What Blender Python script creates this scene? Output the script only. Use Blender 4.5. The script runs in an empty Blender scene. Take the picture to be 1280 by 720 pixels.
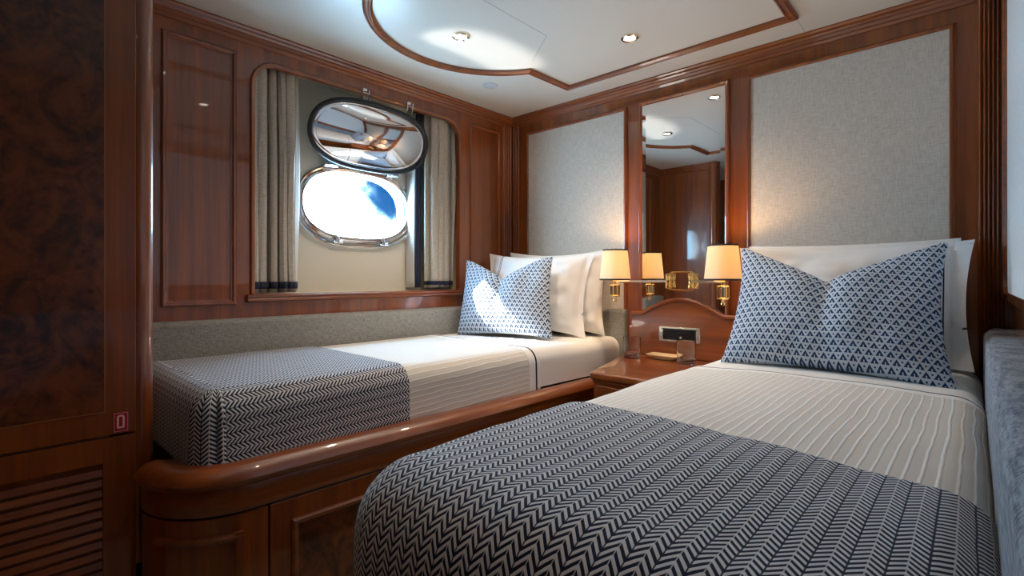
import bpy, bmesh, math, random
from mathutils import Vector, noise
random.seed(7)
PI = math.pi
S = bpy.context.scene
COL = S.collection
ZC = 2.055                      # ceiling height
CAM = (2.1633, -2.358, 1.05)

# ------------------------------------------------------------------ node helpers
def mat_new(name):
    m = bpy.data.materials.new(name); m.use_nodes = True
    nt = m.node_tree; nt.nodes.clear()
    out = nt.nodes.new('ShaderNodeOutputMaterial')
    p = nt.nodes.new('ShaderNodeBsdfPrincipled')
    nt.links.new(p.outputs[0], out.inputs[0])
    return m, nt, p, out

class N:
    """tiny wrapper for building node graphs"""
    def __init__(s, nt): s.nt = nt
    def node(s, t, **kw):
        n = s.nt.nodes.new(t)
        for k, v in kw.items(): setattr(n, k, v)
        return n
    def put(s, sock, v):
        if hasattr(v, 'is_output') or isinstance(v, bpy.types.NodeSocket): s.nt.links.new(v, sock)
        else: sock.default_value = v
    def m(s, op, a, b=0.0, c=0.0, clamp=False):
        n = s.node('ShaderNodeMath', operation=op, use_clamp=clamp)
        s.put(n.inputs[0], a); s.put(n.inputs[1], b); s.put(n.inputs[2], c)
        return n.outputs[0]
    def step(s, x, lo, hi):
        n = s.node('ShaderNodeMapRange', interpolation_type='SMOOTHSTEP')
        s.put(n.inputs[0], x); n.inputs[1].default_value = lo; n.inputs[2].default_value = hi
        n.inputs[3].default_value = 0; n.inputs[4].default_value = 1
        return n.outputs[0]
    def mix(s, f, a, b):
        n = s.node('ShaderNodeMix', data_type='RGBA')
        s.put(n.inputs[0], f); s.put(n.inputs[6], a); s.put(n.inputs[7], b)
        return n.outputs[2]
    def uv(s):
        n = s.node('ShaderNodeUVMap'); n.uv_map = 'UVMap'
        x = s.node('ShaderNodeSeparateXYZ'); s.nt.links.new(n.outputs[0], x.inputs[0])
        return n.outputs[0], x.outputs[0], x.outputs[1]
    def objco(s, scale=(1, 1, 1), rnd=True):
        tc = s.node('ShaderNodeTexCoord'); mp = s.node('ShaderNodeMapping')
        s.nt.links.new(tc.outputs['Object'], mp.inputs[0]); mp.inputs[3].default_value = scale
        if rnd:
            oi = s.node('ShaderNodeObjectInfo'); k = s.m('MULTIPLY', oi.outputs['Random'], 17.0)
            s.nt.links.new(k, mp.inputs[1])
        return mp.outputs[0]
    def noise(s, vec, scale, detail=3, rough=.5, dist=0):
        n = s.node('ShaderNodeTexNoise'); s.nt.links.new(vec, n.inputs['Vector'])
        n.inputs['Scale'].default_value = scale; n.inputs['Detail'].default_value = detail
        n.inputs['Roughness'].default_value = rough; n.inputs['Distortion'].default_value = dist
        return n.outputs[0]
    def bump(s, h, strength, dist=.002):
        n = s.node('ShaderNodeBump'); s.nt.links.new(h, n.inputs['Height'])
        n.inputs['Strength'].default_value = strength; n.inputs['Distance'].default_value = dist
        return n.outputs[0]

def lin(r, g, b):
    f = lambda c: (c/255/12.92) if c/255 <= .04045 else ((c/255+.055)/1.055)**2.4
    return (f(r), f(g), f(b), 1)

def wood(name, axis, c0, c1, coat=1.0):
    m, nt, p, out = mat_new(name); g = N(nt)
    sc = {'x': (2.0, 40, 40), 'y': (40, 2.0, 40), 'z': (40, 40, 2.0)}[axis]
    v = g.objco(sc)
    n1 = g.noise(v, .55, 5, .6, .25); n2 = g.noise(v, 3.2, 3, .6)
    f = g.step(g.m('ADD', g.m('MULTIPLY', n1, .75), g.m('MULTIPLY', n2, .25)), .33, .68)
    nt.links.new(g.mix(f, c0, c1), p.inputs['Base Color'])
    p.inputs['Roughness'].default_value = .38
    p.inputs['Coat Weight'].default_value = coat; p.inputs['Coat Roughness'].default_value = .035
    p.inputs['Coat IOR'].default_value = 1.55
    return m

def burl(name, c0, c1, c2):
    m, nt, p, out = mat_new(name); g = N(nt)
    v = g.objco((1, 1, 1))
    n1 = g.noise(v, 9, 6, .62, 1.6); n2 = g.noise(v, 30, 5, .6, .8)
    w = nt.nodes.new('ShaderNodeTexVoronoi'); nt.links.new(v, w.inputs['Vector']); w.inputs['Scale'].default_value = 14
    f = g.step(g.m('ADD', g.m('MULTIPLY', n1, .7), g.m('MULTIPLY', n2, .3)), .36, .66)
    c = g.mix(f, c0, c1)
    e = g.step(w.outputs['Distance'], .0, .16)
    nt.links.new(g.mix(e, c2, c), p.inputs['Base Color'])
    p.inputs['Roughness'].default_value = .38; p.inputs['Coat Weight'].default_value = 1
    p.inputs['Coat Roughness'].default_value = .03
    return m

def plain(name, col, rough=.5, metal=0, coat=0, sheen=0, spec=.5):
    m, nt, p, out = mat_new(name)
    p.inputs['Base Color'].default_value = col; p.inputs['Roughness'].default_value = rough
    p.inputs['Metallic'].default_value = metal; p.inputs['Coat Weight'].default_value = coat
    p.inputs['Sheen Weight'].default_value = sheen; p.inputs['Specular IOR Level'].default_value = spec
    return m

def weave(name, c0, c1, sc=420, bump=.35, slub=True):
    m, nt, p, out = mat_new(name); g = N(nt)
    a = g.noise(g.objco((sc*.09, sc*.09, sc), False), 1.0, 2, .6)
    b = g.noise(g.objco((sc, sc, sc*.09), False), 1.0, 2, .6)
    f = g.m('MULTIPLY', g.m('ADD', a, b), .5)
    nt.links.new(g.mix(g.step(f, .34, .64), c0, c1), p.inputs['Base Color'])
    p.inputs['Roughness'].default_value = .85; p.inputs['Sheen Weight'].default_value = .15
    p.inputs['Specular IOR Level'].default_value = .2
    nt.links.new(g.bump(f, bump), p.inputs['Normal'])
    return m

def herring(name, dark, light, cw=.0152, per=.0116):
    m, nt, p, out = mat_new(name); g = N(nt)
    uv, u, v = g.uv()
    pp = g.m('PINGPONG', u, cw)
    s = g.m('FRACT', g.m('DIVIDE', g.m('ADD', v, g.m('MULTIPLY', pp, 1.05)), per))
    tri = g.m('ABSOLUTE', g.m('SUBTRACT', s, .5))                 # 0 .. .5
    f = g.step(tri, .20, .30)                                      # 1 = light yarn
    f = g.m('MULTIPLY', f, g.step(pp, cw*.02, cw*.10))             # dark spine
    f = g.m('MAXIMUM', f, g.m('MULTIPLY', g.step(pp, cw*.92, cw*.99), .8))
    nz = g.noise(uv, 900, 2, .6)
    f2 = g.m('MULTIPLY', f, g.m('ADD', .78, g.m('MULTIPLY', nz, .4)), clamp=True)
    nt.links.new(g.mix(f2, dark, light), p.inputs['Base Color'])
    p.inputs['Roughness'].default_value = .9; p.inputs['Sheen Weight'].default_value = .12
    p.inputs['Specular IOR Level'].default_value = .15
    nt.links.new(g.bump(f, .5, .0018), p.inputs['Normal'])
    return m

def ribbed(name, base, line, per=.0195):
    m, nt, p, out = mat_new(name); g = N(nt)
    uv, u, v = g.uv()
    w = g.m('MULTIPLY', g.m('SUBTRACT', g.noise(uv, 5.5, 2, .5), .5), .012)
    s = g.m('ABSOLUTE', g.m('SUBTRACT', g.m('FRACT', g.m('DIVIDE', g.m('ADD', u, w), per)), .5))
    f = g.step(s, .34, .46)
    # plain hem along the head edge: v is measured from the fold
    f = g.m('MULTIPLY', f, g.step(v, .07, .076))
    navy = g.m('MULTIPLY', g.step(v, .0190, .0200), g.m('SUBTRACT', 1, g.step(v, .0290, .0300)))
    seam = g.m('MULTIPLY', g.step(v, .069, .070), g.m('SUBTRACT', 1, g.step(v, .0715, .0725)))
    c = g.mix(f, base, line)
    plainc = g.m('SUBTRACT', 1, g.step(v, .07, .072))
    c = g.mix(plainc, c, line)
    c = g.mix(g.m('MULTIPLY', seam, .35), c, lin(120, 120, 130))
    c = g.mix(navy, c, lin(22, 28, 55))
    nt.links.new(c, p.inputs['Base Color'])
    p.inputs['Roughness'].default_value = .85; p.inputs['Specular IOR Level'].default_value = .2
    nt.links.new(g.bump(f, .55, .002), p.inputs['Normal'])
    return m

def lattice(name, light, dark, w=.0255, h=.0198):
    m, nt, p, out = mat_new(name); g = N(nt)
    uv, u, v = g.uv()
    rv = g.m('DIVIDE', v, h); row = g.m('FLOOR', rv); y = g.m('FRACT', rv)
    off = g.m('MULTIPLY', g.m('MODULO', g.m('ABSOLUTE', row), 2.0), .5)
    ru = g.m('ADD', g.m('DIVIDE', u, w), off)
    ax = g.m('ABSOLUTE', g.m('SUBTRACT', g.m('FRACT', ru), .5))    # 0 centre of motif, .5 between motifs
    lim = g.m('MULTIPLY', .46, g.m('SUBTRACT', 1.0, y))
    tri = g.m('MULTIPLY', g.step(g.m('SUBTRACT', lim, ax), -.01, .03), g.step(y, .06, .12))
    notch = g.m('MULTIPLY', g.m('SUBTRACT', 1, g.step(ax, .035, .075)), g.m('SUBTRACT', 1, g.step(y, .38, .48)))
    tri = g.m('MULTIPLY', tri, g.m('SUBTRACT', 1, notch))
    dx = g.m('MULTIPLY', g.m('SUBTRACT', .5, ax), w); dy = g.m('MULTIPLY', g.m('SUBTRACT', y, .66), h)
    d = g.m('SQRT', g.m('ADD', g.m('MULTIPLY', dx, dx), g.m('MULTIPLY', dy, dy)))
    dot = g.m('SUBTRACT', 1, g.step(d, .0019, .0031))
    f = g.m('MAXIMUM', tri, dot)
    nt.links.new(g.mix(f, light, dark), p.inputs['Base Color'])
    p.inputs['Roughness'].default_value = .85; p.inputs['Specular IOR Level'].default_value = .2
    fine = g.noise(uv, 700, 2, .6)
    nt.links.new(g.bump(fine, .15, .001), p.inputs['Normal'])
    return m

def whitepillow(name, col, stripe_x, sgn):
    m, nt, p, out = mat_new(name); g = N(nt)
    uv, u, v = g.uv()
    uu = g.m('MULTIPLY', u, sgn)
    def band(a, b): return g.m('MULTIPLY', g.step(uu, a, a+.001), g.m('SUBTRACT', 1, g.step(uu, b, b+.001)))
    f = g.m('MAXIMUM', band(stripe_x, stripe_x+.004), band(stripe_x+.010, stripe_x+.014))
    nt.links.new(g.mix(f, col, lin(25, 32, 75)), p.inputs['Base Color'])
    p.inputs['Roughness'].default_value = .8; p.inputs['Specular IOR Level'].default_value = .2
    nz = g.noise(uv, 14, 3, .55, .4)
    nt.links.new(g.bump(nz, .25, .012), p.inputs['Normal'])
    return m

def thin_glass(name):
    m, nt, p, out = mat_new(name); g = N(nt)
    nt.nodes.remove(p)
    t = g.node('ShaderNodeBsdfTransparent'); gl = g.node('ShaderNodeBsdfGlossy'); gl.inputs['Roughness'].default_value = .02
    lw = g.node('ShaderNodeLayerWeight'); lw.inputs[0].default_value = .5
    fr = g.node('ShaderNodeMath', operation='MULTIPLY_ADD'); fr.inputs[1].default_value = .9; fr.inputs[2].default_value = .035
    nt.links.new(g.m('POWER', lw.outputs['Facing'], 5.0), fr.inputs[0])
    mx = g.node('ShaderNodeMixShader')
    nt.links.new(fr.outputs[0], mx.inputs[0]); nt.links.new(t.outputs[0], mx.inputs[1]); nt.links.new(gl.outputs[0], mx.inputs[2])
    nt.links.new(mx.outputs[0], out.inputs[0])
    return m

def emit(name, col, st):
    m, nt, p, out = mat_new(name)
    p.inputs['Base Color'].default_value = col
    p.inputs['Emission Color'].default_value = col; p.inputs['Emission Strength'].default_value = st
    return m

def shade_mat(name):
    m, nt, p, out = mat_new(name); g = N(nt); nt.nodes.remove(p)
    d = g.node('ShaderNodeBsdfDiffuse'); d.inputs[0].default_value = (.82, .78, .70, 1)
    t = g.node('ShaderNodeBsdfTranslucent'); t.inputs[0].default_value = (.85, .70, .45, 1)
    mx = g.node('ShaderNodeMixShader'); mx.inputs[0].default_value = .45
    nt.links.new(d.outputs[0], mx.inputs[1]); nt.links.new(t.outputs[0], mx.inputs[2])
    nt.links.new(mx.outputs[0], out.inputs[0])
    return m

def ceil_mat(name):
    m, nt, p, out = mat_new(name)
    p.inputs['Base Color'].default_value = lin(212, 206, 195)
    p.inputs['Roughness'].default_value = .32; p.inputs['Specular IOR Level'].default_value = .5
    return m

W0, W1 = lin(110, 48, 7), lin(146, 73, 12)
M = {}
M['wood_z'] = wood('varnished_wood_vertical', 'z', W0, W1)
M['wood_y'] = wood('varnished_wood_along_hull', 'y', W0, W1)
M['wood_x'] = wood('varnished_wood_across', 'x', W0, W1)
M['burl'] = burl('burl_veneer', lin(44, 17, 6), lin(122, 58, 17), lin(34, 12, 6))
M['inlay'] = plain('inlay_line', lin(150, 98, 48), .4, coat=1)
M['ceil'] = ceil_mat('ceiling_panel')
M['seam'] = plain('seam', lin(165, 168, 170), .7)
M['hull'] = plain('cream_liner', lin(222, 214, 196), .35)
M['linen'] = weave('linen_wall', lin(190, 178, 163), lin(214, 203, 190), 330, .12)
M['pad'] = weave('grey_weave', lin(112, 111, 107), lin(160, 158, 152), 520, .5)
M['blue_pad'] = weave('blue_grey_weave', lin(82, 92, 106), lin(166, 172, 180), 230, .8)
M['herring'] = herring('herringbone_throw', lin(22, 30, 56), lin(212, 214, 219))
M['cover'] = ribbed('ribbed_coverlet', lin(216, 211, 204), lin(240, 238, 235))
M['sheet'] = plain('white_sheet', lin(236, 234, 230), .8, spec=.2)
M['lattice'] = lattice('blue_lattice_print', lin(190, 200, 212), lin(30, 58, 94))
M['pillow_r'] = whitepillow('white_pillow_right_trim', lin(238, 236, 234), .280, 1)
M['pillow_l'] = whitepillow('white_pillow_left_trim', lin(238, 236, 234), .215, -1)
M['chrome'] = plain('polished_steel', (.82, .83, .85, 1), .09, 1)
M['lidsteel'] = plain('mirror_steel', (.80, .82, .86, 1), .05, 1)
M['brass'] = plain('polished_brass', (.92, .66, .28, 1), .12, 1)
M['nickel'] = plain('warm_nickel', (.85, .80, .70, 1), .18, 1)
M['rubber'] = plain('black_rubber', lin(28, 32, 40), .55)
M['black'] = plain('black_plastic', lin(12, 12, 14), .25)
M['mirror'] = plain('mirror_silver', (.90, .91, .92, 1), .0, 1)
M['glass'] = thin_glass('clear_glass')
M['shade'] = shade_mat('lamp_shade_cloth')
M['trimblack'] = plain('dark_ribbon', lin(32, 30, 36), .7)
M['curtain'] = weave('taupe_curtain', lin(164, 155, 141), lin(190, 181, 167), 420, .1)
M['lining'] = plain('pale_lining', lin(214, 212, 208), .8)
M['navy'] = plain('navy_tape', lin(22, 27, 52), .75)
M['white_panel'] = weave('white_cloth', lin(224, 226, 226), lin(240, 241, 240), 300, .1)
M['red'] = plain('red_sign', lin(170, 8, 16), .45)
M['pink'] = plain('sign_print', lin(236, 190, 190), .5)
M['speaker'] = plain('speaker_mesh', lin(176, 178, 182), .7)
M['tray'] = plain('cream_tray', lin(222, 190, 140), .4, coat=.5)
M['lens'] = emit('downlight_lens', (1, .86, .66, 1), 14)
M['bulb'] = emit('lamp_bulb', (1, .72, .40, 1), 8)
M['floor'] = weave('beige_carpet', lin(120, 105, 88), lin(150, 135, 115), 200, .6)

def tumbler_mat():
    m, nt, p, out = mat_new('tumbler_glass')
    p.inputs['Transmission Weight'].default_value = 1; p.inputs['Roughness'].default_value = .0
    p.inputs['IOR'].default_value = 1.45; p.inputs['Base Color'].default_value = (.97, .98, .98, 1)
    return m
M['tumbler'] = tumbler_mat()

# ------------------------------------------------------------------ mesh helpers
class MB:
    def __init__(s): s.v = []; s.f = []; s.uv = {}        # uv: face index -> list
    def quad_grid(s, P, uvf=None, closed_u=False, closed_v=False):
        """P[i][j] -> point; adds quads"""
        n, k = len(P), len(P[0]); b = len(s.v)
        for row in P: s.v += [tuple(q) for q in row]
        for i in range(n if closed_u else n-1):
            for j in range(k if closed_v else k-1):
                a, c = (i+1) % n, (j+1) % k
                s.f.append((b+i*k+j, b+a*k+j, b+a*k+c, b+i*k+c))
                if uvf: s.uv[len(s.f)-1] = [uvf[i][j], uvf[a][j], uvf[a][c], uvf[i][c]]
        return s
    def poly(s, pts):
        b = len(s.v); s.v += [tuple(p) for p in pts]; s.f.append(tuple(range(b, b+len(pts)))); return s
    def box(s, x0, x1, y0, y1, z0, z1):
        b = len(s.v)
        s.v += [(x, y, z) for x in (x0, x1) for y in (y0, y1) for z in (z0, z1)]
        for f in ((0, 1, 3, 2), (4, 6, 7, 5), (0, 4, 5, 1), (2, 3, 7, 6), (0, 2, 6, 4), (1, 5, 7, 3)):
            s.f.append(tuple(b+i for i in f))
        return s
    def prism(s, loop, to3d, h0, h1):
        """extrude a 2-D loop between heights h0, h1"""
        n = len(loop); b = len(s.v)
        s.v += [to3d(a, c, h0) for a, c in loop] + [to3d(a, c, h1) for a, c in loop]
        s.f.append(tuple(range(b, b+n))); s.f.append(tuple(range(b+n, b+2*n)))
        for i in range(n): s.f.append((b+i, b+(i+1) % n, b+n+(i+1) % n, b+n+i))
        return s
    def sweep(s, path, prof, to3d, closed=True):
        """sweep profile (offset to the left of the path, height) along a 2-D path with mitres"""
        n = len(path); rows = []
        for i in range(n):
            p = Vector(path[i])
            a = Vector(path[(i-1) % n]) if (closed or i > 0) else None
            c = Vector(path[(i+1) % n]) if (closed or i < n-1) else None
            d1 = (p-a).normalized() if a is not None else (c-p).normalized()
            d2 = (c-p).normalized() if c is not None else d1
            n1 = Vector((-d1.y, d1.x)); n2 = Vector((-d2.y, d2.x))
            mt = (n1+n2); mt.normalize(); k = 1/max(.3, mt.dot(n1))
            rows.append([to3d(p.x+mt.x*o*k, p.y+mt.y*o*k, h) for o, h in prof])
        s.quad_grid(rows, closed_u=closed, closed_v=True)
        if not closed: s.poly(rows[0]); s.poly(rows[-1])
        return s
    def tube(s, pts, r, seg=12, caps=True):
        pts = [Vector(p) for p in pts]; rows = []
        up = None
        for i, p in enumerate(pts):
            d = (pts[min(i+1, len(pts)-1)]-pts[max(i-1, 0)]).normalized()
            if up is None: up = Vector((0, 0, 1)) if abs(d.z) < .9 else Vector((1, 0, 0))
            a = d.cross(up).normalized(); c = a.cross(d).normalized(); up = c
            rr = r[i] if isinstance(r, (list, tuple)) else r
            rows.append([p+a*rr*math.cos(2*PI*k/seg)+c*rr*math.sin(2*PI*k/seg) for k in range(seg)])
        s.quad_grid(rows, closed_v=True)
        if caps: s.poly(rows[0]); s.poly(rows[-1])
        return s
    def lathe(s, prof, c, seg=32, closed=False):
        """profile (r, z) around a vertical axis through c"""
        rows = [[(c[0]+max(r, 1e-4)*math.cos(2*PI*k/seg), c[1]+max(r, 1e-4)*math.sin(2*PI*k/seg), c[2]+z) for k in range(seg)] for r, z in prof]
        s.quad_grid(rows, closed_u=closed, closed_v=True)
        return s
    def xform(s, fn, start=0):
        s.v[start:] = [tuple(fn(Vector(p))) for p in s.v[start:]]; return s

WORLD = {}
def build(name, mb, mat, parent=None, smooth=True, bevel=0, seg=2, angle=35, solid=0, sub=0, weld=True, keep=False, recalc=True):
    xs, ys, zs = zip(*mb.v)
    o = Vector(((min(xs)+max(xs))/2, (min(ys)+max(ys))/2, min(zs)))
    me = bpy.data.meshes.new(name)
    me.from_pydata([(p[0]-o.x, p[1]-o.y, p[2]-o.z) for p in mb.v], [], mb.f)
    if mb.uv:
        ul = me.uv_layers.new(name='UVMap')
        for pi, pl in enumerate(me.polygons):
            for k, li in enumerate(pl.loop_indices):
                if pi in mb.uv: ul.data[li].uv = mb.uv[pi][k]
    bm = bmesh.new(); bm.from_mesh(me)
    if weld: bmesh.ops.remove_doubles(bm, verts=bm.verts, dist=1e-5)
    if recalc: bmesh.ops.recalc_face_normals(bm, faces=bm.faces)
    bm.to_mesh(me); bm.free()
    if smooth:
        for pl in me.polygons: pl.use_smooth = True
        me.set_sharp_from_angle(angle=math.radians(angle))
    ob = bpy.data.objects.new(name, me); COL.objects.link(ob)
    me.materials.append(M[mat] if isinstance(mat, str) else mat)
    WORLD[ob.name] = o
    if parent: ob.parent = parent; ob.location = o-WORLD[parent.name]
    else: ob.location = o
    if solid:
        md = ob.modifiers.new('thickness', 'SOLIDIFY'); md.thickness = solid; md.offset = -1
    if bevel:
        md = ob.modifiers.new('bevel', 'BEVEL'); md.width = bevel; md.segments = seg; md.limit_method = 'ANGLE'; md.angle_limit = math.radians(40)
        md.harden_normals = True
    if sub:
        md = ob.modifiers.new('sub', 'SUBSURF'); md.levels = sub; md.render_levels = sub
    return ob
def tag(o, label, cat, group=None):
    o['label'] = label; o['category'] = cat
    if group: o['group'] = group
    return o
def thing(name, loc, label, cat, group=None):
    o = bpy.data.objects.new(name, None); COL.objects.link(o); o.location = loc; o.empty_display_size = .05
    WORLD[o.name] = Vector(loc); return tag(o, label, cat, group)
def struct(name, mb, mat, parent=None, **kw):
    o = build(name, mb, mat, parent, **kw)
    if not parent: o['kind'] = 'structure'
    return o

L3 = lambda a, b, h: (h, a, b)              # left wall: a=y, b=z, h into the room
H3 = lambda a, b, h: (a, -h, b)             # head wall: a=x, b=z
XR = 2.25
R3 = lambda a, b, h: (XR-h, a, b)           # right wall
C3 = lambda a, b, h: (a, b, ZC-h)           # ceiling
def rrect(a0, a1, b0, b1, r=(0, 0, 0, 0), seg=8):
    """counter-clockwise; r for corners (a0b0, a1b0, a1b1, a0b1)"""
    out = []
    for (cx, cy, sx, sy, st), rr in zip(((a0, b0, 1, 1, PI), (a1, b0, -1, 1, 1.5*PI), (a1, b1, -1, -1, 0), (a0, b1, 1, -1, .5*PI)), r):
        if rr <= 0: out.append((cx, cy)); continue
        for k in range(seg+1):
            t = st+k/seg*PI/2
            out.append((cx+sx*rr+rr*math.cos(t), cy+sy*rr+rr*math.sin(t)))
    return out
def stadium(cy, cz, hw, hh, n=72, e=2.9):
    """rounded oval (super-ellipse) loop"""
    out = []
    for k in range(n):
        t = 2*PI*k/n; c, s = math.cos(t), math.sin(t)
        out.append((cy+hw*math.copysign(abs(c)**(2/e), c), cz+hh*math.copysign(abs(s)**(2/2.25), s)))
    return out
def hitpoly(loop, c, ang):
    dx, dy = math.cos(ang), math.sin(ang); best = None
    for i in range(len(loop)):
        (x1, y1), (x2, y2) = loop[i], loop[(i+1) % len(loop)]
        ex, ey = x2-x1, y2-y1; den = dx*ey-dy*ex
        if abs(den) < 1e-12: continue
        t = ((x1-c[0])*ey-(y1-c[1])*ex)/den; u = ((x1-c[0])*dy-(y1-c[1])*dx)/den
        if t > 0 and -1e-9 <= u <= 1+1e-9 and (best is None or t > best): best = t
    return (c[0]+dx*best, c[1]+dy*best)
def holed(mb, outer, hole, c, to3d, h, h2=None):
    angs = sorted(set([round(math.atan2(p[1]-c[1], p[0]-c[0]), 7) for p in outer+hole]))
    rows = []
    for a in angs:
        o, i = hitpoly(outer, c, a), hitpoly(hole, c, a)
        r = [to3d(*o, h), to3d(*i, h)]
        if h2 is not None: r += [to3d(*i, h2), to3d(*o, h2)]
        rows.append(r)
    mb.quad_grid(rows, closed_u=True, closed_v=h2 is not None)
    return mb

# ------------------------------------------------------------------ room shell
YB = -3.05
struct('floor', MB().poly([(-.2, YB, 0), (XR+.1, YB, 0), (XR+.1, .1, 0), (-.2, .1, 0)]), 'floor')
ceil = struct('ceiling', MB().box(-.25, XR+.15, YB-.1, .15, ZC, ZC+.05), 'ceil', smooth=False)
# left wall with the rounded window opening
OPEN = rrect(-1.555, -.445, .985, 1.937, (.012, .012, .095, .095))
OC = (-1.0, 1.46)
mb = holed(MB(), rrect(-2.06, .02, 0, ZC), OPEN, OC, L3, 0)
wl = struct('wall_left', mb, 'wood_z')
mb = MB().quad_grid([[L3(a, b, 0), L3(a, b, -.028)] for a, b in OPEN], closed_u=True)
struct('window_reveal', mb, 'wood_y', wl)
mb = MB().sweep(OPEN, [(0.002, -.02), (0.002, .004), (-.004, .009), (-.012, .009), (-.017, .003), (-.017, -.02)], L3)
struct('window_molding', mb, 'wood_z', wl, angle=50)
# window sill
mb = MB().sweep([(-1.585, 0), (-.415, 0)], [(.985, -.03), (.985, .012), (.981, .020), (.974, .021), (.970, .017), (.966, .020), (.958, .020), (.953, .012), (.953, -.005)], lambda a, b, h: (h, a, b), False)
struct('window_sill', mb, 'wood_y', wl, angle=50)
# cream liner of the hull behind the opening, pierced by the porthole
PC = (-.985, 1.42); PW, PH = .297, .166
HX = -.17
hole = stadium(PC[0], PC[1], PW, PH)
mb = holed(MB(), rrect(-2.3, .1, 0, ZC+.02), hole, PC, L3, HX)
mb.quad_grid([[L3(a, b, HX), L3(a, b, HX-.09)] for a, b in hole], closed_u=True)
struct('wall_hull', mb, 'hull')
NI = rrect(-1.64, -.36, .985, 1.99)
mb = MB().quad_grid([[L3(a, b, -.026), L3(a, b, HX)] for a, b in NI], closed_u=True)
holed(mb, NI, OPEN, OC, L3, -.027)
struct('window_niche', mb, 'hull', wl, smooth=False)
# head wall
wh = struct('wall_head', MB().box(-.2, XR+.1, 0, .04, 0, ZC), 'wood_z', smooth=False)
# right wall
wr = struct('wall_right', MB().box(XR, XR+.05, YB, 0, 0, ZC), 'wood_z', smooth=False)
struct('wall_foot', MB().box(-.2, .50, -2.10, -2.06, 0, ZC), 'wood_z', smooth=False)
struct('wall_back', MB().box(-.2, XR, YB-.04, YB, 0, ZC), 'wood_z', smooth=False)

# raised panel frames in the left wall
def panel_frame(mb, a0, a1, b0, b1, to3d, w=.022, h=.011, base=0):
    pr = [(0, base-.002), (0, base+h*.55), (w*.25, base+h), (w*.55, base+h*.9), (w*.75, base+h*.35), (w, base+h*.25), (w, base-.002)]
    return mb.sweep([(a0, b0), (a1, b0), (a1, b1), (a0, b1)], pr, to3d)
struct('panel_molding', panel_frame(MB(), -1.875, -1.622, .945, 1.952, L3), 'wood_z', wl, angle=25)
struct('panel_molding', panel_frame(MB(), -.362, -.112, .945, 1.955, L3, .018, .008), 'wood_z', wl, angle=25)
# reeded corner strips (left corner and right corner of the head wall)
def reeds(mb, a0, a1, n, to3d, b0, b1, h=.008):
    w = (a1-a0)/n
    prof = [(a0, -.002)]
    for i in range(n):
        for k in range(7):
            t = PI*k/6; prof.append((a0+w*i+w*.5-w*.47*math.cos(t), .001+h*math.sin(t)))
    prof.append((a1, -.002))
    rows = [[to3d(a, b, hh) for a, hh in prof] for b in (b0, b1)]
    mb.quad_grid(rows); return mb
struct('trim_1', reeds(MB(), -.085, -.004, 4, L3, .7, ZC-.05), 'wood_z', angle=60)
struct('trim_2', reeds(MB(), .008, .062, 3, H3, .7, ZC-.05), 'wood_z', angle=60)
struct('trim_3', reeds(MB(), 2.172, 2.238, 6, H3, .5, ZC, .016), 'wood_z', angle=60)

# cornice under the ceiling
CPROF = [(0, 0), (.034, 0), (.034, .006), (.028, .012), (.026, .020), (.020, .026), (.020, .031), (.013, .040), (.013, .046), (.006, .054), (.0, .056)]
def cornice(name, path):
    mb = MB().sweep(path, [(o, h) for o, h in CPROF], C3, False)
    return struct(name, mb, 'wood_x', angle=25)
# path so that "left of path" points into the room
struct('trim_4', MB().sweep([(0, 0), (0, -2.06), (.52, -2.06)], [(o, h) for o, h in CPROF], C3, False), 'wood_y', angle=25)
struct('trim_5', MB().sweep([(2.172, 0), (0, 0)], [(o, h) for o, h in CPROF], C3, False), 'wood_x', angle=25)
struct('trim_6', MB().sweep([(.54, -2.06), (.54, YB), (XR, YB)], [(o, h) for o, h in CPROF], C3, False), 'wood_y', angle=25)

# ceiling frame molding: rectangle with a bow on the left (hull) side
AC, AR = (.79, -.95), .485
def bow():
    x0 = .582
    a0 = math.acos((x0-AC[0])/AR)
    pts = []
    for k in range(41):
        t = a0+(2*PI-2*a0)*k/40
        pts.append((AC[0]+AR*math.cos(t), AC[1]+AR*math.sin(t)))
    return pts
bp = bow()
path = [(1.65, -.21), (.593, -.21), (.593, bp[0][1])] + bp + [(.593, bp[-1][1]), (.593, -1.69), (1.65, -1.69)]
path = [path[0], path[1]] + bp + path[-2:]
MP = [(-.018, 0), (-.018, .010), (-.010, .017), (-.006, .012), (.0, .014), (.006, .012), (.010, .017), (.018, .010), (.018, 0)]
struct('trim_7', MB().sweep(path, MP, C3), 'wood_x', angle=25)
def groove(p, q, w=.0022):
    d = (Vector(q)-Vector(p)).normalized(); n = Vector((-d.y, d.x))*w/2
    loop = [(p[0]+n.x, p[1]+n.y), (q[0]+n.x, q[1]+n.y), (q[0]-n.x, q[1]-n.y), (p[0]-n.x, p[1]-n.y)]
    return loop
mb = MB()
for p, q in (((.857, -1.45), (.857, -.722)), ((.857, -.722), (.655, -.575)), ((1.655, -.19), (1.655, -.03))):
    mb.prism(groove(p, q), C3, .0006, -.002)
struct('ceiling_seam', mb, 'seam', ceil, smooth=False)

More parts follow.
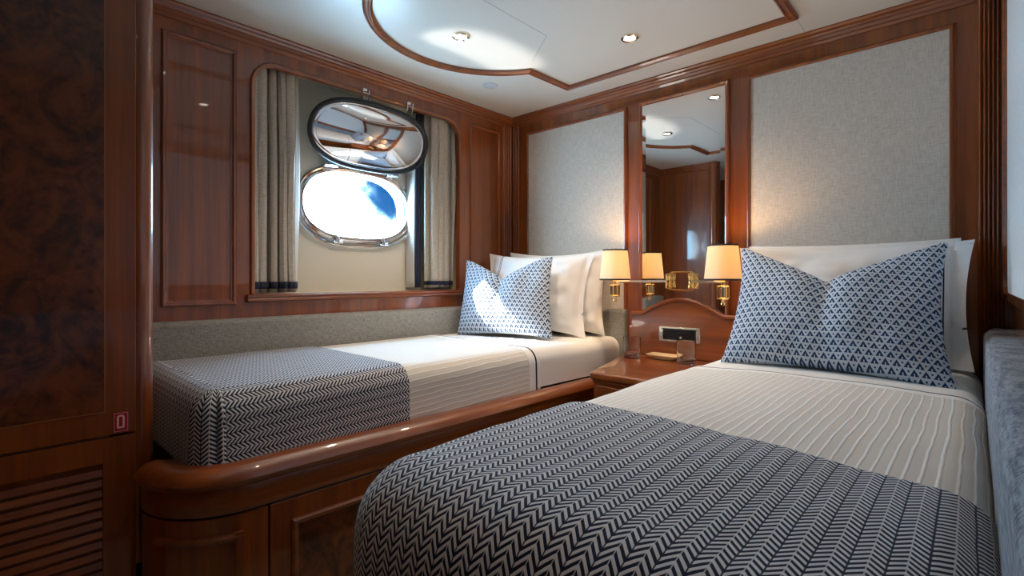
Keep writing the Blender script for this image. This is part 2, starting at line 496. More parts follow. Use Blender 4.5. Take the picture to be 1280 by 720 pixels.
# ------------------------------------------------------------------ downlights, speaker
def downlight(x, y, label, e=31):
    t = thing('downlight', (x, y, ZC-.012), label, 'ceiling light', 'recessed ceiling downlights')
    mb = MB().lathe([(.022, -.001), (.024, -.006), (.030, -.009), (.036, -.005), (.037, 0), (.022, 0)], (x, y, ZC), 36, True)
    build('trim_ring', mb, 'nickel', t)
    mb = MB().lathe([(.0, -.003), (.022, -.003)], (x, y, ZC), 28)
    build('lens', mb, 'lens', t)
    l = bpy.data.lights.new('downlight_beam', 'SPOT'); l.energy = e; l.color = (1, .80, .60)
    l.spot_size = math.radians(125); l.spot_blend = .9; l.shadow_soft_size = .02
    o = bpy.data.objects.new('downlight_beam', l); COL.objects.link(o); o.location = (x, y, ZC-.012)
downlight(.594, -.962, 'recessed downlight inside the bow of the ceiling molding')
downlight(1.103, -.476, 'recessed downlight over the nightstand, right of the ceiling seam')
downlight(1.103, -1.42, 'unseen recessed downlight added as fill above the foot of the right bed', 9)  # out of view; added as fill, mirroring the one over the nightstand
downlight(1.45, -2.3, 'unseen recessed downlight added as fill by the cabin entrance', 5)  # extra fill lamp behind the view, added to lift the foreground
mb = MB().lathe([(.0, -.003), (.034, -.0035), (.039, -.002), (.040, .0)], (.304, -.498, ZC), 40)
tag(build('speaker_grille', mb, 'speaker'), 'round grey speaker grille in the ceiling corner', 'speaker')

# ------------------------------------------------------------------ head wall: linen panels, mirror, board
def framed_panel(a0, a1, b0, b1, label):
    t = thing('wall_panel', ((a0+a1)/2, 0, b0), label, 'wall panel', 'linen panels on the head wall')
    build('linen', MB().box(a0, a1, -.008, -.001, b0, b1), 'linen', t, smooth=False)
    build('molding', MB().sweep([(a0, b0), (a1, b0), (a1, b1), (a0, b1)], [(.001, 0), (.001, .010), (-.003, .016), (-.009, .017), (-.014, .012), (-.017, .006), (-.017, 0)], H3), 'wood_z', t, angle=25)
    return t
framed_panel(.145, .806, .862, 1.930, 'grey linen wall panel behind the bed under the porthole')
framed_panel(1.436, 2.099, .60, 1.930, 'large grey linen wall panel behind the bed nearest the camera')

# mirror with bevelled edge, arched lower edge
def arch(x): return .872+.072*max(0, math.cos((x-1.12)/.20*PI/2)) if abs(x-1.12) < .20 else .872
mx0, mx1, mzt = .908, 1.329, 1.938
xs = [mx0+(mx1-mx0)*i/28 for i in range(29)]
mt = thing('mirror', (1.12, 0, .87), 'tall mirror with cut-glass edge between the two linen panels', 'mirror')
loop = [(x, arch(x)-.01) for x in xs]+[(mx1, mzt), (mx0, mzt)]
def shrink(lp, d, c=(1.12, 1.4)):
    out = []
    for a, b in lp:
        sa = 1-d/((mx1-mx0)/2); sb = 1-d/((mzt-.88)/2)
        out.append((c[0]+(a-c[0])*sa, c[1]+(b-c[1])*sb))
    return out
inner = shrink(loop, .024)
mb = MB(); mb.poly([H3(a, b, .010) for a, b in inner])
mb.quad_grid([[H3(*o, .0086), H3(*i, .010)] for o, i in zip(loop, inner)], closed_u=True)
build('mirror_glass', mb, 'mirror', mt, smooth=False)
build('mirror_frame', MB().sweep([(mx0, .80), (mx1, .80), (mx1, mzt), (mx0, mzt)], [(.003, 0), (.003, .011), (-.003, .017), (-.010, .018), (-.016, .010), (-.016, 0)], H3), 'wood_z', mt, angle=25)

# arched board below the mirror
xs2 = [.86+(.52)*i/44 for i in range(45)]
bl = [(x, arch(x)) for x in xs2]
bd = thing('arched_backboard', (1.12, 0, .66), 'varnished board with arched top below the mirror', 'backboard')
mb = MB().prism([(.86, .668)]+[(1.38, .668)]+list(reversed(bl)), H3, .0, .022)
build('board', mb, 'wood_x', bd, smooth=False)
mb = MB().sweep(list(reversed(bl)), [(-.012, 0), (-.012, .027), (-.006, .033), (.004, .033), (.007, .027), (.007, 0)], H3, False)
build('arched_molding', mb, 'wood_x', bd, angle=40)

# socket plate
sk = thing('socket_plate', (1.115, -.022, .742), 'chrome socket plate with black insert above the nightstand', 'socket')
build('cover_plate', MB().prism(rrect(1.013, 1.218, .742, .815, (.008,)*4, 4), H3, .022, .028), 'nickel', sk, bevel=.002)
build('insert', MB().prism(rrect(1.034, 1.198, .752, .800, (.003,)*4, 3), H3, .028, .033), 'black', sk, bevel=.0015)
build('top_strip', MB().box(1.030, 1.202, -.034, -.028, .801, .806), 'black', sk)
for x in (1.022, 1.209):
    build('rocker_switch', MB().box(x-.008, x+.008, -.034, -.028, .764, .785), 'chrome', sk, bevel=.002)
build('jack', MB().lathe([(.0, .0), (.006, .0), (.007, .002), (.007, .004)], (0, 0, 0), 16).xform(lambda p: Vector((1.128+p.x, -.033-.004+p.z, .766+p.y))), 'nickel', sk)

# ------------------------------------------------------------------ swing-arm lamps
mbk = MB().sweep(rrect(1.042, 1.202, .994, 1.080, (.042,)*4, 10), [(-.004, .010), (-.004, .014), (0, .018), (.004, .014), (.004, .010)], H3)
br = thing('lamp_bracket', (1.122, -.012, .994), 'oval brass ring bracket on the mirror between the two reading lamps', 'lamp bracket')
build('ring', mbk, 'brass', br)
def lamp(cx, cy, kx, label):
    t = thing('wall_lamp', (cx, cy, .92), label, 'lamp', 'brass swing-arm reading lamps')
    z0, z1 = 1.042, 1.191
    # knuckle on the bracket
    mb = MB().lathe([(.0, .0), (.012, .0), (.015, .004), (.015, .018), (.0125, .022), (.0125, .050), (.015, .054), (.015, .068), (.012, .072), (.0, .072)], (kx, -.034, 1.001), 24)
    build('knuckle', mb, 'brass', t)
    build('arm', MB().tube([(kx, -.034, 1.036), (cx, cy, 1.034)], .0062, 12), 'nickel', t)
    # socket cage with finial
    mb = MB().lathe([(.0, .044), (.009, .044), (.010, .038), (.006, .034), (.006, .022), (.024, .020), (.026, .017), (.024, .013), (.0, .013)], (cx, cy, 1.0), 24)
    build('lamp_holder', mb, 'brass', t)
    mb = MB().lathe([(.0, -.030), (.023, -.030), (.026, -.034), (.023, -.038), (.006, -.040), (.005, -.048), (.009, -.055), (.009, -.062), (.0, -.068)], (cx, cy, 1.0), 24)
    build('finial', mb, 'brass', t)
    mb = MB()
    for k in range(6):
        a = PI*2*k/6+.3
        mb.tube([(cx+.021*math.cos(a), cy+.021*math.sin(a), .968), (cx+.021*math.cos(a), cy+.021*math.sin(a), 1.014)], .0035, 8)
    build('cage', mb, 'brass', t)
    build('candle_sleeve', MB().lathe([(.0, .0), (.010, .0), (.010, .044), (.0, .044)], (cx, cy, .969), 20), 'nickel', t)
    sh = build('shade', MB().lathe([(.075, z0), (.0595, z1), (.0580, z1), (.0735, z0)], (cx, cy, 0), 48, True), 'shade', t)
    rim = [[(.0762, z0-.001), (.0755, z0+.0065), (.0748, z0+.0065), (.0730, z0-.001)], [(.0608, z1-.006), (.0603, z1+.001), (.0572, z1+.001), (.0590, z1-.006)]]
    for r in rim: build('shade_trim', MB().lathe(r, (cx, cy, 0), 48, True), 'trimblack', sh)
    build('bulb', MB().lathe([(.0, .0), (.008, .002), (.009, .018), (.014, .032), (.012, .046), (.0, .056)], (cx, cy, 1.05), 20), 'bulb', t)
    l = bpy.data.lights.new('bulb_light', 'POINT'); l.energy = 3.2; l.color = (1, .62, .30); l.shadow_soft_size = .014
    o = bpy.data.objects.new('bulb_light', l); COL.objects.link(o); o.location = (cx, cy, 1.166)
lamp(.862, -.19, 1.066, 'brass swing-arm lamp with lit cream shade beside the left bed')
lamp(1.385, -.20, 1.178, 'brass swing-arm lamp with lit cream shade beside the near bed cushion')

# ------------------------------------------------------------------ padded bands on the walls
def pad(name, a0, a1, b0, b1, th, to3d, mat, label, r=.02):
    mb = MB()
    n = 8
    prof = [(b0, 0), (b0, th)]+[(b1-r+r*math.sin(PI/2*k/n), th-r+r*math.cos(PI/2*k/n)) for k in range(n+1)]+[(b1, 0)]
    # rounded ends too
    rows = []
    m = max(6, int((a1-a0)/.1))
    A = [a0+r*(1-math.cos(PI/2*k/4)) for k in range(5)]+[a0+r+(a1-a0-2*r)*k/m for k in range(1, m)]+[a1-r*(1-math.cos(PI/2*(4-k)/4)) for k in range(5)]
    for a in A:
        d = min(a-a0, a1-a); s = 1 if d >= r else math.sqrt(max(0, 1-(1-d/r)**2))
        rows.append([to3d(a, b, h if h <= th-r else (th-r)+(h-th+r)*s) if h > 0 else to3d(a, b, h) for b, h in prof])
    mb.quad_grid(rows, closed_v=True); mb.poly(rows[0]); mb.poly(rows[-1])
    return tag(build(name, mb, mat, angle=45), label, 'upholstered pad')
pad('upholstered_pad', -2.05, -.05, .502, .892, .05, L3, 'pad', 'grey upholstered band along the wall below the porthole window')
pad('upholstered_pad', .06, .824, .502, .888, .035, H3, 'pad', 'grey upholstered headboard pad behind the pillows of the left bed')
pad('upholstered_pad', -2.9, -.05, .50, .885, .065, lambda a, b, h: (XR-h, a, b), 'blue_pad', 'blue-grey upholstered bolster along the right edge of the near bed', .03)

# ------------------------------------------------------------------ right wall: white cloth panel over a sill
mb = MB().prism(rrect(-1.6, -.045, .985, 1.99, (0, .10, .05, 0), 8), R3, .0, .008)
tag(build('fabric_panel', mb, 'white_panel', smooth=False), 'white cloth panel on the right wall above the bolster', 'fabric panel')
pth = [(-.035, 1.99), (-.035, 1.085)]+[(-.135+.1*math.cos(PI/2*k/10), 1.085-.1*math.sin(PI/2*k/10)) for k in range(1, 11)]+[(-1.6, .985)]
struct('trim_8', MB().sweep(pth, [(.004, 0), (.004, .012), (-.002, .018), (-.016, .018), (-.020, .010), (-.020, 0)][::-1], R3, False), 'wood_y', angle=25)

# ------------------------------------------------------------------ porthole with its raised lid
pt = thing('porthole', (HX, PC[0], PC[1]-.19), 'oval chrome porthole in the cream window niche with its lid hooked up', 'porthole')
def ringsweep(cy, cz, hw, hh, prof, to3d=L3): return MB().sweep(stadium(cy, cz, hw, hh), prof, to3d)
mb = ringsweep(PC[0], PC[1], PW, PH, [(.006, HX-.05), (.006, HX+.006), (.002, HX+.016), (-.010, HX+.019), (-.018, HX+.012), (-.024, HX+.014), (-.031, HX+.008), (-.033, HX)])
build('frame', mb, 'chrome', pt, angle=30)
mb = ringsweep(PC[0], PC[1], PW-.004, PH-.004, [(.006, HX-.012), (.006, HX-.002), (-.004, HX-.002), (-.004, HX-.012)])
build('glass_seal', mb, 'rubber', pt)
mb = MB().prism(stadium(PC[0], PC[1], PW, PH), L3, HX-.034, HX-.028)
build('glass', mb, 'glass', pt, smooth=False)
# drip pipe along the lower rim
arc = [p for p in stadium(PC[0], PC[1]-.004, PW+.040, PH+.038, 120) if p[1] < PC[1]-.035]
arc.sort(key=lambda p: math.atan2(p[1]-PC[1], p[0]-PC[0]))
build('lower_rail', MB().tube([L3(a, b, HX+.016) for a, b in arc], .0065, 10), 'chrome', pt)
for yy in (-1.108, -.848):
    mb = MB().tube([L3(yy, 1.262, HX+.012), L3(yy, 1.240, HX+.024), L3(yy-.004, 1.216, HX+.026)], [.011, .010, .008], 12)
    mb.tube([L3(yy-.024, 1.226, HX+.026), L3(yy+.022, 1.230, HX+.026)], [.006, .009], 10)
    build('dog_latch', mb, 'chrome', pt)
for yy, sg in ((-1.315, -1), (-.652, 1)):
    mb = MB().tube([L3(yy-sg*.022, 1.318, HX+.010), L3(yy+sg*.004, 1.300, HX+.022), L3(yy+sg*.034, 1.296, HX+.030)], [.012, .010, .005], 12)
    mb.tube([L3(yy-sg*.006, 1.275, HX+.016), L3(yy, 1.325, HX+.020)], .0075, 10)
    build('dog_latch', mb, 'chrome', pt)
# hinged lid, held up: tilted plane from the hinge line to the hooks
LB, LT = Vector((-.115, 0, 1.592)), Vector((.004, 0, 1.912))
ldir = (LT-LB); lh = ldir.length/2; ldir.normalize()
lcy = -.972; lc = (LB+LT)/2; lc.y = lcy
lnor = Vector((ldir.z, 0, -ldir.x)); LWD = .338
LID = lambda a, b, h: tuple(lc+Vector((0, a, 0))+ldir*b+lnor*h)
lid = build('lid', MB().sweep(stadium(0, 0, LWD-.026, lh-.026), [(.024, .002), (.018, .008), (.006, .008), (-.002, .004), (-.002, -.012), (.024, -.012)], LID), 'chrome', pt, angle=30)
# dished steel face
rows = []
for k in range(15):
    f = 1-k/14*.995
    dish = .002+.040*(1-f*f)
    rows.append([LID(a, b, dish+(.002*noise.noise(Vector((a*5, b*7, 1.7)))*(1-f**4))) for a, b in stadium(0, 0, (LWD-.022)*f, (lh-.022)*f)])
build('lid_face', MB().quad_grid(rows, closed_v=True), 'lidsteel', lid)
build('gasket', MB().sweep(stadium(0, 0, LWD-.014, lh-.014), [(.009, .006), (.007, .015), (0, .019), (-.008, .017), (-.012, .008)], LID), 'rubber', lid)
for yy in (-1.150, -.800):
    mb = MB().box(HX+.004, HX+.030, yy-.030, yy+.030, 1.592, 1.606)
    mb.tube([(HX+.036, yy-.034, 1.602), (HX+.036, yy+.034, 1.602)], .010, 14)
    mb.box(HX+.030, HX+.056, yy-.018, yy+.018, 1.596, 1.626)
    build('hinge', mb, 'chrome', pt, bevel=.002)
for yy in (-1.050, -.795):
    mb = MB()
    for d in (-.016, .016):
        mb.tube([(.004, yy+d, 1.905), (.014, yy+d, 1.925), (.016, yy+d, 1.955)], .0035, 8)
    mb.tube([(.015, yy-.019, 1.938), (.015, yy+.019, 1.938)], .0035, 8)
    mb.box(.0005, .008, yy-.009, yy+.009, 1.938, 1.962)
    build('hook', mb, 'chrome', pt)

# ------------------------------------------------------------------ curtains
def curtain_rows(y0, y1, z0, z1, nf, amp, xc, seed, off=0, nz=26, per=14):
    rows, uvs = [], []
    n = nf*per
    for i in range(nz+1):
        z = z0+(z1-z0)*i/nz; row = []
        for j in range(n+1):
            s = j/n; ph = 2*PI*nf*(s+.035*math.sin(8.5*s+seed))+seed
            w = noise.noise(Vector((s*3.1+seed, z*1.3, 2.2)))
            k = .74+.26*math.sin(s*9+seed*2)
            a = amp*k*(.62+.42*(1-(z-z0)/(z1-z0+1e-6) if z1-z0 > .2 else 1))
            x = xc+a*math.sin(ph+.9*w)+.010*w+off
            y = y0+(y1-y0)*s+-.015*math.sin(2*ph+1.8*w)*k+.006*w
            row.append((x, y, z))
        rows.append(row)
    return rows
ct = thing('curtain', (-.06, -1.43, .99), 'taupe pleated curtain at the left side of the porthole window', 'curtain', 'porthole window curtains')
build('cloth', MB().quad_grid(curtain_rows(-1.548, -1.352, .990, 1.960, 5, .044, -.066, .4)), 'curtain', ct, solid=.0025, recalc=False)
build('hem_band', MB().quad_grid(curtain_rows(-1.548, -1.352, 1.006, 1.036, 5, .0465, -.066, .4, .003, 3)), 'navy', ct, solid=.008, recalc=False)
build('lining', MB().quad_grid([[(-.085-.02*k/6, -1.355+.030*k/6+.006*math.sin(z*5), z) for k in range(7)] for z in [.995+.96*i/20 for i in range(21)]]), 'lining', ct, solid=.002, recalc=False)
ct = thing('curtain', (-.06, -.55, .99), 'taupe pleated curtain with navy edge at the right side of the porthole window', 'curtain', 'porthole window curtains')
build('cloth', MB().quad_grid(curtain_rows(-.642, -.442, 1.000, 1.960, 4, .040, -.060, 2.1)), 'curtain', ct, solid=.0025, recalc=False)
build('hem_band', MB().quad_grid(curtain_rows(-.644, -.446, 1.014, 1.036, 4, .0425, -.060, 2.1, .003, 3)), 'navy', ct, solid=.008, recalc=False)
zz = [1.0+.955*i/20 for i in range(21)]
build('edge_tape', MB().quad_grid([[(-.100+.012*k/3, -.678+.030*k/3+.004*math.sin(z*4), z) for k in range(4)] for z in zz]), 'navy', ct, solid=.003, recalc=False)
build('lining', MB().quad_grid([[(-.100-.064*(5-k)/5, -.690+.012*k/5+.004*math.sin(z*4), z) for k in range(6)] for z in zz]), 'lining', ct, solid=.002, recalc=False)

# ------------------------------------------------------------------ berth under the porthole (rail, fascia, doors, rounded corner)
def xo(y): return .850+(.800-.850)*min(1, max(0, (-y-.3)/1.6))       # outer face of the berth front
RC = .20
def berth_path(off=0, ystart=-.34, yend=-2.052):
    pts = [(xo(ystart)+off, ystart), (xo(-1.0)+off, -1.0), (xo(-1.84)+off, -1.84)]
    cx, cy = xo(-1.84)-RC, -1.852
    for k in range(1, 13):
        t = PI/2*k/12
        pts.append((cx+(RC+off)*math.cos(t), cy-(RC+off)*math.sin(t)*(.985)))
    return pts
bt = thing('berth', (.45, -1.2, 0), 'built-in varnished berth base with rounded foot corner and panelled doors under the left mattress', 'bed base')
ZW = lambda a, b, h: (a, b, h)
# outer = left or right? path runs toward -y then turns to -x: outside is on the left-hand side reversed
rail = [(-.115, .545), (-.110, .560), (-.06, .572), (-.03, .580), (-.005, .576), (.014, .562), (.020, .546), (.014, .532), (.004, .526), (-.115, .526)]
build('rail', MB().sweep(berth_path(), rail, ZW, False), 'wood_y', bt, angle=40)
build('fascia', MB().sweep(berth_path(), [(-.02, .462), (.0, .462), (.003, .470), (.003, .512), (.0, .526), (-.02, .526)], ZW, False), 'wood_y', bt, angle=30)
build('shadow_gap', MB().sweep(berth_path(), [(-.022, .455), (-.010, .455), (-.010, .463), (-.022, .463)], ZW, False), 'black', bt)
# doors on the straight front
def front_door(y0, y1):
    xa = (xo(y0)+xo(y1))/2
    sl = (xo(y0)-xo(y1))/(y0-y1)
    F = lambda a, b, h: (xo(a)+h, a, b)
    d = build('door', MB().prism([(y0, .09), (y1, .09), (y1, .455), (y0, .455)], F, -.02, .0), 'wood_z', bt, bevel=.002)
    fr = panel_frame(MB(), y0+.055, y1-.055, .15, .400, F, .02, .010)
    build('panel_molding', fr, 'wood_y', d, angle=25)
    build('burl_panel', MB().prism([(y0+.072, .167), (y1-.072, .167), (y1-.072, .383), (y0+.072, .383)], F, .0, .003), 'burl', d, smooth=False)
for y0, y1 in ((-1.812, -1.44), (-1.436, -1.06), (-1.056, -.68), (-.676, -.345)): front_door(y0, y1)
cp = berth_path()
ci = [p for p in cp if p[1] < -1.835]; ci = [(xo(-1.818), -1.818)]+ci
cpan = build('corner_panel', MB().sweep(ci, [(-.02, .09), (.0, .09), (.0, .455), (-.02, .455)], ZW, False), 'wood_z', bt, angle=40)
seg_ = ci[1:]
def arcpath(p, q):
    pts = []
    return ci[p:q]
top = [(-.002, .395), (.009, .397), (.011, .405), (.006, .412), (-.002, .414)]
build('panel_molding', MB().sweep(ci[2:11], top, ZW, False), 'wood_y', cpan, angle=40)
build('panel_molding', MB().sweep(ci[2:11], [(o, h-.25) for o, h in top], ZW, False), 'wood_y', cpan, angle=40)
for idx in (2, 10):
    px, py = ci[idx]; qx, qy = ci[idx-1 if idx == 10 else idx+1]
    d = Vector((qx-px, qy-py)).normalized()*.018
    loopv = [(px, py), (px+d.x, py+d.y)]
    build('panel_molding', MB().sweep(loopv, [(-.002, .145), (.010, .145), (.010, .414), (-.002, .414)], ZW, False), 'wood_z', cpan)
build('plinth', MB().sweep(berth_path(), [(-.07, .0), (-.05, .0), (-.05, .09), (-.07, .09)], ZW, False), 'black', bt)
build('platform', MB().poly([(.001, -.001, .50), (.77, -.001, .50), (.70, -1.9, .50), (.001, -1.95, .50)]), 'wood_x', bt)

# ------------------------------------------------------------------ mattresses and bedding
def drape(P, s0, s1, t0, t1, off, ns=90, nt=120, skew=0.0, wob=0.0, seed=0):
    """cloth over a mattress. P: dict xl, xr(y), yf, zt(x,y), R, ...; s = across (m, arc length), t = from head to foot.
       s in [0,1] maps from left overhang s0 to right overhang s1 (metres beyond the flat part), t likewise towards the foot."""
    R = P['R']; Rl = P.get('Rl', R); Rr = P.get('Rr', R); Rf = P.get('Rf', R)
    xl = lambda y: P['xl'](y)+Rl
    xr = lambda y: P['xr'](y)-Rr
    yf = P['yf']+Rf
    rows, uvs = [], []
    wf = .8
    # parameter lists: left overhang, flat, right overhang
    nl = max(1, int(14*s0/.25)+6) if s0 > 0 else 0
    nr = max(1, int(14*s1/.25)+6) if s1 > 0 else 0
    SS = [('l', s0*(1-k/nl)) for k in range(nl)]+[('f', k/ns) for k in range(ns+1)]+[('r', s1*(k+1)/nr) for k in range(nr)]
    nf = max(1, int(14*t1/.25)+6) if t1 > 0 else 0
    TT = [('f', k/nt) for k in range(nt+1)]+[('o', t1*(k+1)/nf) for k in range(nf)]
    def roll(L, r):
        q = r*PI/2
        if L < q: a = L/r; return r*math.sin(a), -r*(1-math.cos(a)), math.sin(a), math.cos(a)
        return r+.02*(L-q), -r-(L-q), 1, 0
    for tk, tv in TT:
        row, ur = [], []
        yr = t0+(yf-t0)*tv if tk == 'f' else yf
        oy = tv if tk == 'o' else 0
        for sk_, sv in SS:
            y = yr; a, b = xl(y), xr(y); ox = 0
            if sk_ == 'f': x = a+(b-a)*sv
            elif sk_ == 'l': x = a; ox = -sv
            else: x = b; ox = sv
            if tk == 'f': y += skew*(x-1.79)*(1-tv)
            zt = P['zt'](x, y)
            rr = Rl if ox < 0 else Rr
            if ox == 0 and oy == 0: pos = Vector((x, y, zt)); nrm = Vector((0, 0, 1))
            else:
                aox = abs(ox)
                if oy == 0: L, dx, dy, r = aox, (1 if ox > 0 else -1), 0, rr
                elif ox == 0: L, dx, dy, r = oy, 0, -1, Rf
                else:
                    p = 3.0
                    L = (aox**p+oy**p)**(1/p); h = math.hypot(aox, oy)
                    dx, dy = (1 if ox > 0 else -1)*aox/h, -oy/h; r = (rr*aox+Rf*oy)/(aox+oy)
                    L = min(L, max(aox, oy)*1.06)
                out, dz, sn, cs = roll(L, r)
                pos = Vector((x+dx*out, y+dy*out, zt+dz)); nrm = Vector((dx*sn, dy*sn, cs))
            w = noise.noise(Vector((pos.x*6+seed, pos.y*5, pos.z*6)))*wob+noise.noise(Vector((pos.x*17+seed, pos.y*14, pos.z*15)))*wob*.35
            pos += nrm*(off+w)
            row.append(pos)
            ur.append((x+ox, (t0-y)+oy))
        rows.append(row); uvs.append(ur)
    return MB().quad_grid(rows, uvs)

# left bed (in the berth)
LB_ = dict(xl=lambda y: .052, xr=lambda y: .800+(.715-.800)*min(1, max(0, -y/1.9)), yf=-1.945,
           zt=lambda x, y: .748-.004*(x/.7)**2, R=.05, Rl=.012, Rr=.060, Rf=.05)
# right bed
def zr(x, y):
    u = (x-1.79)/.40; v = (y+1.0)/1.0
    return .750-.012*u*u-.012*max(0, -(y+1.35))**1.0
RB_ = dict(xl=lambda y: 1.382, xr=lambda y: 2.183, yf=-1.935, zt=zr, R=.09, Rl=.095, Rr=.06, Rf=.115)
def mattress(P, label, drop, s0, s1):
    m = build('mattress', drape(P, s0, s1, -.04, drop, 0, 40, 60), 'sheet', None, solid=0, recalc=False)
    return tag(m, label, 'mattress')
mattress(LB_, 'white-sheeted mattress lying in the built-in berth under the porthole', .20, .225, .20)
mattress(RB_, 'white-sheeted mattress of the near right bed', .24, .26, .10)
c = build('coverlet', drape(LB_, 0, .218, -.665, 0, .005, 70, 100, wob=.0015, seed=3), 'cover', None, solid=.004, recalc=False)
tag(c, 'white ribbed coverlet on the left bed under the porthole', 'coverlet', 'white ribbed coverlets')
c = build('coverlet', drape(RB_, .27, .10, -.615, .10, .006, 90, 110, wob=.0045, seed=9), 'cover', None, solid=.004, recalc=False)
tag(c, 'white ribbed coverlet with navy line on the near right bed', 'coverlet', 'white ribbed coverlets')

# left throw: top and side in one sheet, foot turned down with a mitred corner
def left_throw():
    mb = drape(LB_, 0, .222, -1.335, 0, .012, 60, 60, wob=.0025, seed=5)
    P = LB_; yf = P['yf']+P['Rf']; R = P['Rf']; Rr = P['Rr']; off = .012
    a, b = P['xl'](yf)+P['Rl'], P['xr'](yf)-Rr
    T = .222
    def roll(L, r):
        q = r*PI/2
        if L < q: t = L/r; return r*math.sin(t), -r*(1-math.cos(t)), math.sin(t), math.cos(t)
        return r+.02*(L-q), -r-(L-q), 1, 0
    def pt_(x, dx, dy, L, r):
        o, dz, sn, cs = roll(L, r); p = Vector((x+dx*o, yf+dy*o, P['zt'](x, yf)+dz)); nr = Vector((dx*sn, dy*sn, cs))
        w = noise.noise(Vector((p.x*6+5, p.y*5, p.z*6)))*.0025+noise.noise(Vector((p.x*17+5, p.y*14, p.z*15)))*.0025*.35
        return p+nr*(off+w)
    Ls = [T*k/22 for k in range(23)]
    # foot face
    rows, uvs = [], []
    for i in range(41):
        x = a+(b-a)*i/40
        rows.append([pt_(x, 0, -1, L, R) for L in Ls]); uvs.append([(x, (-1.335-yf)+L) for L in Ls])
    mb.quad_grid(rows, uvs)
    # rounded vertical corner; the seam of the mitre sits a little round from the front
    rows, uvs = [], []
    K = 14
    for i in range(K+1):
        ph = PI/2*i/K; dx, dy = math.sin(ph), -math.cos(ph); r = R*(1-i/K)+Rr*i/K
        tuck = 0
        rows.append([pt_(b, dx, dy, L, r) for L in Ls])
        uvs.append([(b+ph*r, (-1.335-yf)+L) for L in Ls])
    # tuck a crease near the front side
    for i, d in ((11, .010), (12, .016), (10, .003)):
        for j in range(4, 23):
            v = rows[i][j]; ph = PI/2*i/K
            rows[i][j] = v-Vector((math.sin(ph), -math.cos(ph), 0))*d*min(1, (j-3)/4)
    mb.quad_grid(rows, uvs)
    return mb
th = build('throw_blanket', left_throw(), 'herring', None, solid=.005, recalc=False)
tag(th, 'navy and white herringbone blanket on the foot of the left bed under the porthole', 'blanket', 'herringbone blankets')
th = build('throw_blanket', drape(RB_, .30, .12, -1.40, .42, .014, 90, 90, skew=-.10, wob=.0055, seed=2), 'herring', None, solid=.005, recalc=False)
tag(th, 'navy and white herringbone blanket on the near right bed, filling the foreground', 'blanket', 'herringbone blankets')
# base of the right bed (mostly hidden by the bedding)
bb = thing('bed_base', (1.8, -1.0, 0), 'varnished base of the near right bed under the draped blanket', 'bed base')
build('base_box', MB().box(1.41, 2.17, -1.90, -.045, .09, .47), 'wood_y', bb, bevel=.01)
build('plinth', MB().box(1.46, 2.17, -1.85, -.045, .0, .09), 'black', bb)

# ------------------------------------------------------------------ pillows
def pillow(name, mat, W, H, T, loc, lean, yaw, label, group, chop=None, ears=.05, roll=0, flange=0, seed=0, wr=.004, taper=0, shear=0):
    nu, nv = 56, 40
    def surf(sgn):
        rows, uvs = [], []
        for i in range(nu+1):
            u = -1+2*i/nu; u = math.sin(u*PI/2)*.35+u*.65
            row, ur = [], []
            for j in range(nv+1):
                v = -1+2*j/nv; v = math.sin(v*PI/2)*.35+v*.65
                x = W/2*u*(1-ears*(1-v*v)*abs(u)**3)
                y = H/2*v*(1-ears*1.3*(1-u*u)*abs(v)**3)
                fu, fv = u, v
                if flange:
                    fu = max(-1, min(1, u*(W/2)/(W/2-flange))); fv = max(-1, min(1, v*(H/2)/(H/2-.0)))
                h = T/2*max(0, (1-abs(fu)**2.3))**.55*max(0, (1-abs(fv)**2.1))**.55
                h *= 1+.14*(-v)
                if chop:
                    u0, d, w = chop
                    q = max(0, 1-abs(u-u0)/w); k = ((v+1)/2)
                    y -= d*(q**1.25)*k**1.7
                    cr = math.exp(-((u-u0-.04*(1-v))/.085)**2)*k**1.4
                    h *= 1-.50*cr
                    h *= 1+.22*math.exp(-((abs(u-u0)-.33)/.2)**2)*k
                edge = (1-abs(u)**6)*(1-abs(v)**6)
                w_ = noise.noise(Vector((u*2.3+seed, v*2.1, sgn*3)))*wr*2+noise.noise(Vector((u*6+seed, v*5, sgn*3)))*wr
                z = sgn*(h+w_*edge)
                z += .010*math.sin(u*2.2+seed)*flange/.05 if flange else 0
                ur.append((x, y))
                if u > 0: x *= 1-taper*v
                row.append(Vector((x-shear*(y+H/2), y+H/2, z)))
            rows.append(row); uvs.append(ur)
        return rows, uvs
    mb = MB()
    for sgn in (1, -1):
        r, uv = surf(sgn); mb.quad_grid(r, uv)
    ca, sa_ = math.cos(lean), math.sin(lean); cy, sy = math.cos(yaw), math.sin(yaw); cr, sr = math.cos(roll), math.sin(roll)
    def fn(p):
        x, y, z = p.x*cr-p.y*sr, p.x*sr+p.y*cr, p.z
        # local x across, y up, z toward the foot (-Y world)
        Y, Z = -z*ca+y*sa_, y*ca+z*sa_
        X = x
        return Vector((loc[0]+X*cy-Y*sy, loc[1]+X*sy+Y*cy, loc[2]+Z))
    mb.xform(fn)
    o = build(name, mb, mat, angle=80)
    return tag(o, label, 'pillow', group)
R = math.radians
# right bed
pillow('pillow', 'pillow_r', .74, .435, .16, (1.795, -.180, .750), R(10), 0, 'white pillow with double navy line directly behind the near patterned cushion', 'white bed pillows', None, .06, 0, .05, 4.2, .010)
pillow('pillow', 'sheet', .69, .43, .12, (1.785, -.076, .760), R(4), 0, 'rearmost white pillow against the linen panel on the near bed', 'white bed pillows', None, .035, 0, 0, 1.2, .004)
pillow('cushion', 'lattice', .635, .480, .17, (1.797, -.490, .738), R(27), R(0), 'blue and white patterned cushion with dented top on the near right bed', 'blue patterned cushions', (-.03, .125, .95), .08, R(-1.0), 0, 2.0, .0065, .045, .01)
